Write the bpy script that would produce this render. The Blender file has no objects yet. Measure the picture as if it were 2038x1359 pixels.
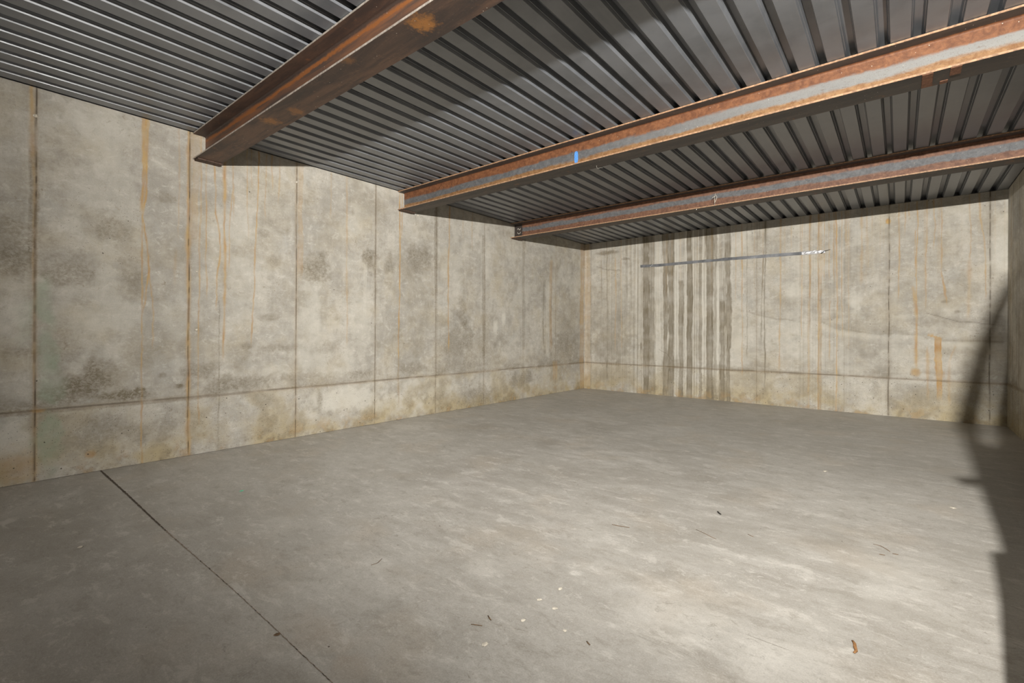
import bpy, bmesh, math, random
import numpy as np
from mathutils import Matrix, Vector

scene = bpy.context.scene
COL = scene.collection

# ------------------------------------------------------------------ camera
YAW, ROLL, F_PX = -0.68685, 0.00544, 940.3
CAM = Vector((4.6427, -7.8338, 1.0564))
fwd = Vector((math.sin(YAW), math.cos(YAW), 0.0))
r0 = fwd.cross(Vector((0, 0, 1))).normalized()
u0 = r0.cross(fwd)
right = r0 * math.cos(ROLL) + u0 * math.sin(ROLL)
up = -r0 * math.sin(ROLL) + u0 * math.cos(ROLL)
cam_data = bpy.data.cameras.new('camera')
cam_data.sensor_width = 36.0
cam_data.lens = F_PX / 2038.0 * 36.0
cam_data.shift_y = -18.2 / 2038.0
cam_data.clip_start = 0.02
cam = bpy.data.objects.new('camera', cam_data)
m = Matrix((right, up, -fwd)).transposed().to_4x4()
m.translation = CAM
cam.matrix_world = m
COL.objects.link(cam)
scene.camera = cam

# ------------------------------------------------------------------ world, lights, exposure
world = bpy.data.worlds.new('world')
scene.world = world
world.use_nodes = True
world.node_tree.nodes['Background'].inputs[0].default_value = (1.0, 0.93, 0.84, 1)
world.node_tree.nodes['Background'].inputs[1].default_value = 0.02
vs = scene.view_settings
vs.view_transform = 'Standard'
vs.look = 'None'
vs.gamma = 1.0
vs.use_curve_mapping = False
vs.exposure = 0.0

LIGHT_POS = Vector((4.90, -7.40, 2.21))          # camera flash, placed from the shadows of the beams
def area_light(name, loc, aim, size, power, color, spread=math.pi, sy=None):
    ld = bpy.data.lights.new(name, 'AREA')
    ld.shape = 'RECTANGLE' if sy else 'DISK'
    ld.size = size
    if sy:
        ld.size_y = sy
    ld.energy = power
    ld.color = color
    ld.spread = spread
    ob = bpy.data.objects.new(name, ld)
    ob.location = loc
    ob.rotation_euler = (Vector(aim) - Vector(loc)).to_track_quat('-Z', 'Y').to_euler()
    COL.objects.link(ob)
    return ob
def spot_lamp(name, loc, aim, radius, power, color, size, blend):
    ld = bpy.data.lights.new(name, 'SPOT')
    ld.energy = power
    ld.color = color
    ld.shadow_soft_size = radius
    ld.spot_size = math.radians(size)
    ld.spot_blend = blend
    ld.use_nodes = True
    nt = ld.node_tree
    em = nt.nodes['Emission']
    fo = nt.nodes.new('ShaderNodeLightFalloff')
    fo.inputs['Strength'].default_value = 1.0
    ad = nt.nodes.new('ShaderNodeMath'); ad.operation = 'MULTIPLY_ADD'; ad.inputs[1].default_value = 8.0
    nt.links.new(fo.outputs['Linear'], ad.inputs[0]); nt.links.new(fo.outputs['Constant'], ad.inputs[2])
    qd = nt.nodes.new('ShaderNodeMath'); qd.operation = 'MULTIPLY_ADD'; qd.inputs[1].default_value = 8.0
    nt.links.new(fo.outputs['Quadratic'], qd.inputs[0]); nt.links.new(ad.outputs[0], qd.inputs[2])
    nt.links.new(qd.outputs[0], em.inputs['Strength'])
    ob = bpy.data.objects.new(name, ld)
    ob.location = loc
    ob.rotation_euler = (Vector(aim) - Vector(loc)).to_track_quat('-Z', 'Y').to_euler()
    COL.objects.link(ob)
    return ob
spot_lamp('camera_flash', LIGHT_POS, (2.6, 0.0, 3.0), 0.013, 18.6, (1.0, 0.97, 0.915), 172, 0.7)
area_light('doorway_fill', (1.6, -9.30, 1.05), (1.9, -5.0, 1.0), 0.95, 16, (1.0, 0.96, 0.90), sy=2.0)  # added fill, standing in for daylight from an unseen doorway

# ------------------------------------------------------------------ room sizes
H = 2.738          # underside of the deck
W = 5.606          # back wall length
Y0 = -9.40         # wall behind the camera
SEAM = 0.4915      # height of the horizontal pour line
PANEL = 0.9179     # formwork panel width
Y_OFF = 0.055
PITCH = 0.1524     # deck rib pitch
FLOOR_JOINT_Y = -7.045
BEAM_Y = (-6.4573, -4.3395, -2.2183)   # near edge of each beam's flanges
BEAM_W, BEAM_ZB, BEAM_ZT = 0.1975, 2.510, 2.736
LEFT_LINES = [
 ('R', [(-6.785, 2.735), (-6.783, 2.364), (-6.798, 2.081), (-6.801, 1.961)], 0.0290, 0.75),
 ('R', [(-6.801, 2.729), (-6.799, 2.36), (-6.807, 2.079), (-6.801, 1.961)], 0.0090, 0.8),
 ('R', [(-6.765, 2.742), (-6.774, 2.487), (-6.776, 2.166), (-6.797, 1.962)], 0.0090, 0.9),
 ('R', [(-6.801, 1.961), (-6.803, 1.682), (-6.8, 1.205), (-6.796, 0.886), (-6.797, 0.488), (-6.792, 0.089)], 0.0080, 0.65),
 ('R', [(-6.797, 1.954), (-6.777, 1.806), (-6.753, 1.528), (-6.775, 1.326), (-6.781, 1.265), (-6.797, 1.185)], 0.0080, 0.9),
 ('R', [(-6.756, 1.528), (-6.736, 1.288), (-6.729, 1.187), (-6.734, 0.884)], 0.0070, 0.7),
 ('R', [(-6.486, 2.679), (-6.487, 2.149), (-6.481, 0.877), (-6.477, 0.028)], 0.0250, 0.6),
 ('R', [(-6.554, 2.678), (-6.555, 2.134), (-6.557, 1.799)], 0.0070, 0.4),
 ('R', [(-6.574, 1.713), (-6.576, 1.421)], 0.0170, 0.2),
 ('R', [(-6.43, 2.633), (-6.439, 2.159), (-6.441, 1.774)], 0.0590, 0.28),
 ('R', [(-6.396, 2.492), (-6.4, 1.909), (-6.406, 1.478), (-6.411, 0.875), (-6.4, 0.228)], 0.0080, 0.6),
 ('R', [(-6.354, 2.461), (-6.351, 2.005), (-6.359, 1.938), (-6.347, 1.788), (-6.358, 1.699), (-6.344, 1.309)], 0.0070, 0.7),
 ('R', [(-6.292, 2.499), (-6.279, 2.283), (-6.282, 2.084), (-6.253, 1.934), (-6.248, 1.735), (-6.271, 1.534), (-6.274, 1.224)], 0.0080, 0.8),
 ('R', [(-6.212, 2.499), (-6.207, 2.344), (-6.21, 2.031), (-6.208, 1.674), (-6.21, 1.316), (-6.212, 0.78)], 0.0180, 0.75),
 ('R', [(-6.151, 2.516), (-6.142, 2.315), (-6.165, 2.039), (-6.171, 1.588)], 0.0080, 0.6),
 ('R', [(-6.138, 2.361), (-6.136, 2.044)], 0.0060, 0.5),
 ('R', [(-6.028, 2.549), (-6.023, 2.25), (-6.012, 1.882)], 0.0080, 0.5),
 ('R', [(-5.989, 2.56), (-5.98, 2.353)], 0.0070, 0.45),
 ('R', [(-5.927, 2.576), (-5.931, 2.317), (-5.943, 2.033), (-5.954, 1.611), (-5.961, 1.33), (-5.977, 0.909)], 0.0090, 0.85),
 ('R', [(-5.855, 2.596), (-5.862, 2.095)], 0.0090, 0.45),
 ('R', [(-5.799, 2.587), (-5.789, 2.374)], 0.0100, 0.5),
 ('R', [(-5.729, 2.631), (-5.741, 2.263)], 0.0080, 0.4),
 ('R', [(-5.52, 2.687), (-5.519, 2.461), (-5.524, 1.554)], 0.0460, 0.3),
 ('R', [(-5.015, 2.77), (-5.006, 2.363), (-5.009, 1.926), (-5.0, 1.381), (-5.003, 0.89)], 0.0180, 0.38),
 ('R', [(-5.196, 2.722), (-5.204, 2.217)], 0.0110, 0.35),
 ('R', [(-4.306, 2.474), (-4.302, 1.902), (-4.306, 1.419), (-4.312, 1.177), (-4.316, 0.695)], 0.0130, 1.0),
 ('R', [(-4.276, 2.48), (-4.282, 2.146)], 0.0110, 0.6),
 ('D', [(-4.312, 1.177), (-4.316, 0.695), (-4.313, 0.153)], 0.0150, 0.4),
 ('R', [(-3.495, 2.588), (-3.502, 2.265), (-3.517, 1.862), (-3.5, 0.793)], 0.0150, 0.75),
 ('R', [(-7.425, 2.707), (-7.419, 2.466), (-7.42, 2.188)], 0.0200, 0.55),
 ('R', [(-7.408, 2.191), (-7.406, 1.6), (-7.395, 0.065)], 0.0120, 0.3),
 ('R', [(-3.242, 2.581), (-3.24, 2.305)], 0.0140, 0.35),
 ('R', [(-3.064, 2.614), (-3.061, 2.191)], 0.0140, 0.35),
 ('R', [(-1.118, 2.283), (-1.142, 1.589), (-1.104, 0.725)], 0.0760, 0.4),
 ('D', [(-1.323, 1.919), (-1.346, 1.239), (-1.311, 0.603)], 0.0290, 0.5),
 ('D', [(-1.1, 1.938), (-1.124, 1.244), (-1.102, 0.594)], 0.0300, 0.5),
 ('P', [(-1.22, 1.928), (-1.228, 1.156), (-1.208, 0.599)], 0.0890, 0.6),
 ('R', [(-0.07, 2.598), (-0.096, 1.645), (-0.079, 0.03)], 0.1280, 0.45),
 ('D', [(-6.254, 1.314), (-6.248, 0.072)], 0.0070, 0.6),
 ('D', [(-2.825, 2.441), (-2.819, 1.789), (-2.81, 0.628)], 0.0750, 0.35),
 ('D', [(-1.894, 2.51), (-1.879, 0.747)], 0.0790, 0.3),
 ('D', [(-3.734, 2.555), (-3.726, 1.45)], 0.0510, 0.4),
 ('D', [(-4.648, 2.148), (-4.643, 1.285)], 0.0340, 0.25),
 ('D', [(-7.411, 2.295), (-7.408, 1.391)], 0.0390, 0.45),
 ('R', [(-4.316, 0.695), (-4.312, 0.123)], 0.0220, 0.25),
 ('P', [(-4.778, 1.845), (-4.787, 1.167)], 0.0450, 0.45),
 ('R', [(-0.994, 0.546), (-0.975, 0.195)], 0.1400, 0.4),
]
LEFT_SPOTS = [
 ('D', -7.495, 1.69, 0.146, 0.205, 0.5),
 ('D', -7.495, 1.503, 0.118, 0.120, 0.45),
 ('D', -7.271, 1.546, 0.157, 0.143, 0.35),
 ('D', -6.994, 1.828, 0.178, 0.134, 0.4),
 ('D', -7.191, 1.465, 0.122, 0.092, 0.3),
 ('D', -7.077, 0.688, 0.157, 0.121, 0.85),
 ('D', -7.215, 0.589, 0.162, 0.081, 0.65),
 ('D', -6.929, 0.549, 0.183, 0.050, 0.95),
 ('D', -7.243, 0.935, 0.101, 0.217, 0.35),
 ('D', -7.046, 0.251, 0.218, 0.151, 0.45),
 ('D', -6.637, 0.264, 0.103, 0.074, 0.3),
 ('D', -6.855, 1.439, 0.088, 0.158, 0.35),
 ('D', -6.645, 2.135, 0.082, 0.049, 0.4),
 ('D', -6.387, 0.71, 0.144, 0.078, 0.55),
 ('D', -6.108, 0.571, 0.316, 0.100, 0.6),
 ('D', -6.348, 2.136, 0.069, 0.131, 0.25),
 ('D', -6.544, 0.594, 0.036, 0.025, 0.9),
 ('D', -6.666, 0.69, 0.041, 0.024, 0.6),
 ('D', -5.351, 1.724, 0.173, 0.155, 0.65),
 ('D', -4.726, 1.879, 0.092, 0.148, 0.75),
 ('D', -4.454, 1.884, 0.085, 0.141, 0.45),
 ('D', -4.003, 1.969, 0.240, 0.176, 0.6),
 ('D', -5.875, 1.974, 0.064, 0.038, 0.4),
 ('D', -5.771, 1.726, 0.075, 0.068, 0.4),
 ('D', -6.024, 0.91, 0.060, 0.037, 0.5),
 ('D', -5.753, 0.895, 0.200, 0.043, 0.4),
 ('D', -5.825, 1.184, 0.121, 0.034, 0.4),
 ('D', -5.29, 0.556, 0.333, 0.094, 0.35),
 ('D', -4.847, 0.563, 0.139, 0.067, 0.4),
 ('D', -4.073, 0.603, 0.204, 0.075, 0.5),
 ('D', -3.39, 0.823, 0.355, 0.373, 0.4),
 ('D', -2.843, 0.738, 0.425, 0.361, 0.3),
 ('D', -3.252, 1.337, 0.097, 0.179, 0.45),
 ('D', -1.901, 0.307, 0.338, 0.129, 0.55),
 ('D', -2.891, 0.128, 0.442, 0.144, 0.5),
 ('D', -0.742, 0.714, 0.423, 0.341, 0.45),
 ('D', -0.582, 1.255, 0.503, 0.545, 0.25),
 ('D', -6.654, 0.185, 0.075, 0.049, 0.4),
 ('D', -7.163, 1.265, 0.083, 0.074, 0.25),
 ('D', -5.609, 1.299, 0.200, 0.124, 0.2),
 ('D', -5.236, 0.895, 0.225, 0.074, 0.25),
 ('D', -7.474, 2.413, 0.143, 0.137, 0.12),
 ('D', -7.492, 0.906, 0.095, 0.041, 0.3),
 ('D', -5.311, 0.323, 0.038, 0.125, 0.5),
 ('D', -5.192, 0.194, 0.046, 0.042, 0.4),
 ('P', -7.493, 1.111, 0.099, 0.204, 0.55),
 ('P', -7.49, 0.343, 0.095, 0.143, 0.65),
 ('P', -7.19, 1.117, 0.163, 0.146, 0.25),
 ('P', -5.0, 0.316, 0.517, 0.131, 0.75),
 ('P', -5.149, 0.615, 0.173, 0.064, 0.6),
 ('P', -4.224, 0.203, 0.454, 0.122, 0.7),
 ('P', -3.613, 0.301, 0.283, 0.119, 0.6),
 ('P', -4.819, 1.167, 0.127, 0.392, 0.3),
 ('P', -2.573, 1.139, 0.068, 0.097, 0.9),
 ('P', -2.378, 1.256, 0.059, 0.099, 0.9),
 ('P', -4.11, 0.407, 0.171, 0.062, 0.5),
 ('P', -6.07, 1.507, 0.256, 0.367, 0.25),
 ('P', -5.799, 0.666, 0.140, 0.048, 0.4),
 ('P', -6.571, 1.13, 0.141, 0.167, 0.25),
 ('P', -5.402, 1.154, 0.267, 0.206, 0.3),
 ('G', -7.36, 1.254, 0.055, 0.176, 0.5),
 ('G', -7.341, 0.937, 0.066, 0.212, 0.6),
 ('G', -7.32, 0.688, 0.076, 0.142, 0.4),
 ('G', -7.323, 0.333, 0.077, 0.195, 0.7),
 ('G', -7.445, 1.112, 0.073, 0.207, 0.25),
 ('R', -7.489, 0.121, 0.095, 0.103, 0.4),
 ('R', -7.103, 0.13, 0.034, 0.030, 0.6),
 ('R', -7.382, 0.493, 0.040, 0.014, 0.9),
]
BACK_LINES = [
 ('D', [(1.223, 2.655), (1.235, 1.255), (1.239, -0.143)], 0.1010, 0.95),
 ('D', [(1.323, 2.643), (1.335, 1.254), (1.339, -0.133)], 0.1000, 0.6),
 ('D', [(1.567, 2.657), (1.579, 1.252), (1.582, -0.109)], 0.0870, 0.8),
 ('D', [(1.661, 2.688), (1.674, 1.251), (1.677, -0.1)], 0.1030, 0.9),
 ('D', [(1.839, 1.916), (1.847, 1.249), (1.85, -0.083)], 0.0750, 0.85),
 ('D', [(1.971, 2.649), (1.982, 1.247), (1.986, -0.07)], 0.0810, 1.0),
 ('D', [(2.148, 2.627), (2.159, 1.246), (2.162, -0.053)], 0.0480, 0.6),
 ('D', [(2.288, 2.69), (2.3, 1.244), (2.303, -0.039)], 0.1090, 0.85),
 ('D', [(2.481, 1.558), (2.486, 1.242), (2.489, -0.021)], 0.0680, 1.0),
 ('D', [(2.575, 2.691), (2.586, 1.241), (2.589, -0.011)], 0.0740, 0.8),
 ('D', [(2.384, 2.677), (2.395, 1.243), (2.398, -0.03)], 0.0380, 0.5),
 ('D', [(2.52, 2.659), (2.531, 1.242), (2.533, -0.016)], 0.0370, 0.5),
 ('P', [(1.444, 2.629), (1.451, 1.253), (1.458, 0.05)], 0.1060, 0.8),
 ('P', [(1.751, 2.593), (1.759, 1.25), (1.765, 0.076)], 0.0590, 0.7),
 ('P', [(1.902, 2.575), (1.909, 1.248), (1.915, 0.089)], 0.0410, 0.6),
 ('P', [(2.052, 2.557), (2.059, 1.247), (2.065, 0.101)], 0.0640, 0.7),
 ('P', [(2.199, 2.621), (2.206, 1.245), (2.212, 0.114)], 0.0550, 0.7),
 ('P', [(2.399, 2.039), (2.403, 1.243), (2.409, 0.13)], 0.0760, 0.8),
 ('P', [(1.088, 2.582), (1.096, 1.256), (1.103, 0.02)], 0.1310, 0.5),
 ('P', [(2.698, 1.55), (2.699, 1.24), (2.705, 0.155)], 0.1300, 0.3),
 ('D', [(0.47, 2.559), (0.486, 1.632), (0.485, 0.153)], 0.0310, 0.5),
 ('D', [(0.357, 2.384), (0.374, 1.45)], 0.0210, 0.45),
 ('R', [(0.644, 2.403), (0.657, 1.809), (0.644, 0.713)], 0.0160, 0.5),
 ('D', [(0.86, 2.518), (0.875, 1.618)], 0.0290, 0.5),
 ('D', [(0.946, 2.598), (0.964, 1.258)], 0.0290, 0.35),
 ('D', [(1.081, 2.318), (1.083, 0.195)], 0.0190, 0.35),
 ('R', [(0.046, 2.603), (0.074, 1.648), (0.084, 0.03)], 0.1200, 0.3),
 ('D', [(0.133, 2.594), (0.149, 0.035)], 0.0180, 0.5),
 ('P', [(0.026, 2.414), (0.04, 0.122)], 0.0220, 0.5),
 ('R', [(0.753, 2.484), (0.773, 0.717)], 0.0140, 0.4),
 ('D', [(1.318, 2.731), (1.335, 1.254)], 0.0140, 0.5),
 ('D', [(1.755, 2.76), (1.778, -0.007)], 0.0110, 0.4),
 ('D', [(1.897, 2.741), (1.911, 0.006)], 0.0110, 0.5),
 ('D', [(2.21, 2.7), (2.224, 0.034)], 0.0110, 0.5),
 ('R', [(2.764, 2.55), (2.775, 1.856), (2.782, 0.393)], 0.0130, 0.6),
 ('D', [(2.841, 2.694), (2.852, 0.627)], 0.0110, 0.6),
 ('R', [(2.678, 2.561), (2.683, 1.551)], 0.0100, 0.4),
 ('D', [(2.904, 2.723), (2.912, 2.455)], 0.0110, 0.6),
 ('D', [(3.014, 2.707), (3.023, 2.442)], 0.0110, 0.5),
 ('D', [(3.089, 2.682), (3.091, 2.285)], 0.0300, 0.95),
 ('D', [(3.091, 2.285), (3.089, 1.386), (3.095, 0.188)], 0.0120, 0.85),
 ('D', [(3.064, 2.287), (3.047, 1.537), (3.044, 0.906)], 0.0110, 0.75),
 ('R', [(3.288, 2.632), (3.291, 1.822), (3.285, 0.498)], 0.0170, 0.45),
 ('R', [(3.428, 2.685), (3.43, 2.249)], 0.0130, 0.25),
 ('R', [(3.657, 2.652), (3.659, 2.225), (3.657, 1.515)], 0.0190, 0.6),
 ('R', [(3.651, 1.515), (3.651, 0.093)], 0.0180, 0.35),
 ('D', [(3.657, 2.652), (3.659, 1.088)], 0.0190, 0.45),
 ('R', [(3.566, 2.665), (3.564, 1.805), (3.561, 0.945)], 0.0090, 0.6),
 ('R', [(3.754, 2.638), (3.765, 1.511), (3.765, 0.034)], 0.0120, 0.6),
 ('R', [(3.789, 2.633), (3.788, 1.51), (3.789, 0.036)], 0.0350, 0.32),
 ('D', [(3.793, 1.79), (3.795, 0.037)], 0.0300, 0.35),
 ('D', [(3.759, 2.637), (3.771, 0.105)], 0.0100, 0.45),
 ('R', [(3.83, 2.627), (3.828, 1.788)], 0.0120, 0.6),
 ('R', [(3.883, 2.619), (3.887, 1.784)], 0.0090, 0.5),
 ('R', [(3.941, 2.611), (3.939, 1.781)], 0.0090, 0.55),
 ('R', [(3.963, 2.676), (3.98, 1.503), (3.975, 0.056)], 0.0100, 0.75),
 ('R', [(3.899, 1.506), (3.897, 0.672)], 0.0090, 0.5),
 ('R', [(4.031, 2.666), (4.039, 0.953)], 0.0090, 0.5),
 ('R', [(4.099, 2.588), (4.112, 0.818)], 0.0080, 0.4),
 ('R', [(4.077, 2.591), (4.078, 2.181)], 0.0330, 0.25),
 ('R', [(4.246, 2.667), (4.253, 2.297), (4.245, 1.694)], 0.0270, 0.35),
 ('R', [(4.353, 2.65), (4.36, 2.417)], 0.0130, 0.4),
 ('R', [(4.311, 2.557), (4.319, 1.89)], 0.0110, 0.25),
 ('R', [(4.631, 2.64), (4.637, 2.316), (4.631, 1.479)], 0.0100, 0.55),
 ('R', [(4.69, 2.63), (4.687, 2.31)], 0.0100, 0.45),
 ('R', [(4.734, 2.623), (4.74, 2.495)], 0.0100, 0.4),
 ('R', [(4.807, 2.662), (4.818, 2.42), (4.805, 1.979), (4.813, 1.219)], 0.0120, 0.75),
 ('R', [(4.794, 2.36), (4.796, 1.853)], 0.0080, 0.6),
 ('R', [(4.897, 2.648), (4.899, 2.346), (4.893, 1.343)], 0.0090, 0.5),
 ('R', [(4.963, 2.649), (4.983, 2.398), (4.961, 2.089)], 0.0110, 0.6),
 ('R', [(5.037, 2.649), (5.038, 2.39), (5.036, 1.711)], 0.0100, 0.5),
 ('R', [(5.286, 2.656), (5.296, 2.354), (5.293, 1.934)], 0.0130, 0.6),
 ('R', [(5.285, 1.935), (5.283, 1.214)], 0.0300, 0.3),
 ('R', [(5.372, 2.641), (5.386, 2.401), (5.416, 2.16), (5.425, 1.922), (5.423, 1.449)], 0.0100, 0.6),
 ('R', [(4.773, 1.645), (4.788, 1.473), (4.803, 1.282), (4.811, 0.586)], 0.0240, 0.6),
 ('R', [(5.045, 1.803), (5.068, 1.647), (5.087, 1.4)], 0.0110, 0.8),
 ('R', [(5.054, 1.709), (5.078, 1.462)], 0.0100, 0.7),
 ('R', [(4.942, 1.043), (5.007, 1.018), (5.012, 0.845), (5.018, 0.474)], 0.0780, 1.0),
 ('R', [(5.022, 0.536), (5.019, 0.227)], 0.0500, 0.95),
 ('R', [(4.914, 0.905), (4.922, 0.217)], 0.0290, 0.4),
 ('R', [(4.813, 1.187), (4.815, 0.649)], 0.0070, 0.7),
 ('R', [(5.161, 0.911), (5.108, 0.725), (5.11, 0.174)], 0.0220, 0.3),
 ('D', [(1.136, 0.869), (1.127, 0.674)], 0.0190, 1.0),
 ('P', [(5.592, 2.603), (5.598, 0.863)], 0.0240, 0.4),
]
BACK_SPOTS = [
 ('D', 0.55, 1.262, 0.458, 0.644, 0.3),
 ('D', 0.501, 0.801, 0.512, 0.323, 0.35),
 ('D', 1.275, 0.732, 0.128, 0.218, 0.5),
 ('D', 1.631, 0.404, 0.190, 0.381, 0.3),
 ('D', 0.471, 2.531, 0.257, 0.046, 0.8),
 ('D', 0.841, 2.385, 0.078, 0.027, 0.7),
 ('D', 0.706, 0.26, 0.597, 0.273, 0.25),
 ('P', 4.181, 1.495, 0.076, 0.148, 0.6),
 ('P', 3.465, 1.667, 0.126, 0.144, 0.5),
 ('P', 4.641, 1.285, 0.150, 0.051, 0.5),
 ('D', 3.651, 1.515, 0.365, 0.085, 0.15),
 ('D', 5.066, 2.263, 0.182, 0.370, 0.18),
 ('D', 4.168, 2.037, 0.219, 0.203, 0.15),
 ('D', 3.338, 1.527, 0.193, 0.088, 0.2),
 ('R', 4.525, 2.526, 0.026, 0.033, 1.0),
 ('R', 4.801, 0.585, 0.053, 0.064, 0.6),
 ('D', 4.801, 0.573, 0.058, 0.076, 0.4),
 ('D', 4.744, 0.263, 0.293, 0.160, 0.35),
 ('D', 5.161, 0.85, 0.268, 0.073, 0.25),
 ('D', 4.932, 1.218, 0.281, 0.062, 0.25),
 ('D', 5.069, 1.462, 0.046, 0.019, 0.5),
 ('D', 5.182, 1.337, 0.026, 0.018, 0.6),
 ('P', 3.34, 1.087, 0.387, 0.219, 0.3),
 ('P', 3.949, 0.813, 0.230, 0.173, 0.25),
 ('D', 4.281, 0.823, 0.214, 0.134, 0.15),
 ('D', 4.596, 0.185, 0.081, 0.078, 0.5),
 ('P', 5.54, 2.145, 0.057, 0.408, 0.5),
]
FLOOR_SPOTS = [
 ('D', 1.39, -7.541, 0.621, 0.248, 0.3),
 ('D', 2.673, -4.746, 0.266, 0.227, 0.22),
 ('D', 3.187, -4.525, 0.255, 0.217, 0.25),
 ('D', 2.0, -4.732, 0.230, 0.197, 0.2),
 ('D', 3.783, -4.542, 0.126, 0.107, 0.2),
 ('D', 1.991, -4.126, 0.221, 0.190, 0.4),
 ('D', 3.064, -6.332, 0.088, 0.074, 0.2),
 ('P', 3.202, -6.277, 0.104, 0.087, 0.5),
 ('P', 3.545, -6.047, 0.031, 0.027, 1.0),
 ('P', 2.536, -5.831, 0.070, 0.059, 0.5),
 ('P', 2.801, -6.553, 0.081, 0.058, 0.4),
 ('D', 4.119, -4.653, 0.137, 0.179, 0.3),
 ('D', 4.385, -4.875, 0.121, 0.183, 0.3),
 ('P', 4.024, -6.114, 0.169, 0.180, 0.4),
 ('P', 4.275, -6.116, 0.103, 0.135, 0.4),
 ('P', 4.417, -6.117, 0.182, 0.151, 0.4),
 ('D', 3.536, -4.26, 0.169, 0.144, 0.4),
 ('R', 3.057, -6.997, 0.161, 0.101, 0.35),
 ('R', 2.412, -6.939, 0.289, 0.115, 0.25),
 ('R', 3.319, -7.003, 0.080, 0.061, 0.3),
 ('P', 0.472, -4.486, 0.265, 0.218, 0.4),
 ('D', 1.018, -4.013, 0.253, 0.220, 0.3),
 ('D', 2.08, -3.093, 0.343, 0.296, 0.3),
 ('D', 4.028, -6.222, 0.067, 0.056, 0.45),
 ('D', 4.154, -6.248, 0.076, 0.063, 0.4),
 ('D', 3.859, -5.783, 0.024, 0.060, 0.3),
 ('P', 4.664, -5.165, 0.169, 0.335, 0.25),
 ('D', 4.731, -5.563, 0.112, 0.156, 0.2),
 ('P', 2.011, -6.622, 0.139, 0.064, 0.3),
]

# ------------------------------------------------------------------ helpers
def tag(o, label=None, cat=None, group=None, kind=None):
    if label: o['label'] = label
    if cat: o['category'] = cat
    if group: o['group'] = group
    if kind: o['kind'] = kind
    return o

def link_mesh(name, me, mat=None, parent=None):
    o = bpy.data.objects.new(name, me)
    if mat: me.materials.append(mat)
    COL.objects.link(o)
    if parent: o.parent = parent
    return o

def from_bm(name, bm, mat=None, parent=None, smooth=False):
    me = bpy.data.meshes.new(name)
    bm.normal_update()
    bm.to_mesh(me)
    bm.free()
    if smooth:
        me.polygons.foreach_set('use_smooth', [True] * len(me.polygons))
    return link_mesh(name, me, mat, parent)

def empty(name, loc, rz=0.0):
    o = bpy.data.objects.new(name, None)
    o.empty_display_size = 0.1
    o.location = loc
    o.rotation_euler = (0, 0, rz)
    COL.objects.link(o)
    return o

def add_box(bm, x0, x1, y0, y1, z0, z1):
    v = [bm.verts.new(p) for p in ((x0,y0,z0),(x1,y0,z0),(x1,y1,z0),(x0,y1,z0),(x0,y0,z1),(x1,y0,z1),(x1,y1,z1),(x0,y1,z1))]
    for f in ((3,2,1,0),(4,5,6,7),(0,1,5,4),(1,2,6,5),(2,3,7,6),(3,0,4,7)):
        bm.faces.new([v[i] for i in f])
    return v

def add_tube(bm, pts, radii, n=8, cap=True):
    pts = [Vector(p) for p in pts]
    if not hasattr(radii, '__len__'): radii = [radii] * len(pts)
    rings = []
    for i, p in enumerate(pts):
        d = (pts[min(i+1, len(pts)-1)] - pts[max(i-1, 0)]).normalized()
        a = d.cross(Vector((0, 0, 1)))
        if a.length < 1e-3: a = d.cross(Vector((1, 0, 0)))
        a.normalize(); b = d.cross(a)
        rings.append([bm.verts.new(p + radii[i] * (math.cos(t) * a + math.sin(t) * b)) for t in [2*math.pi*k/n for k in range(n)]])
    for r1, r2 in zip(rings, rings[1:]):
        for k in range(n):
            bm.faces.new((r1[k], r1[(k+1) % n], r2[(k+1) % n], r2[k]))
    if cap:
        bm.faces.new(rings[0][::-1]); bm.faces.new(rings[-1])

# --- numpy noise
def vnoise(shape, cell, rng):
    """smooth value noise in 0..1; cell = (rows, cols) of grid points per lattice cell"""
    gh, gw = int(shape[0] / cell[0]) + 3, int(shape[1] / cell[1]) + 3
    g = rng.random((gh, gw))
    yi = np.arange(shape[0]) / cell[0]; xi = np.arange(shape[1]) / cell[1]
    y0 = yi.astype(int); x0 = xi.astype(int)
    fy = yi - y0; fx = xi - x0
    fy = (fy*fy*(3-2*fy))[:, None]; fx = (fx*fx*(3-2*fx))[None, :]
    a = g[y0][:, x0]; b = g[y0][:, x0+1]; c = g[y0+1][:, x0]; d = g[y0+1][:, x0+1]
    return (a*(1-fx)+b*fx)*(1-fy) + (c*(1-fx)+d*fx)*fy
def fbm(shape, cell, rng, octaves=5, gain=.55):
    out = np.zeros(shape); amp = 1.0; tot = 0
    c = [float(cell[0]), float(cell[1])]
    for _ in range(octaves):
        out += amp * vnoise(shape, c, rng); tot += amp
        amp *= gain; c = [max(c[0]/2, 1.01), max(c[1]/2, 1.01)]
    return out / tot
def sstep(x, a, b):
    t = np.clip((x-a)/(b-a), 0, 1); return t*t*(3-2*t)

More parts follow.
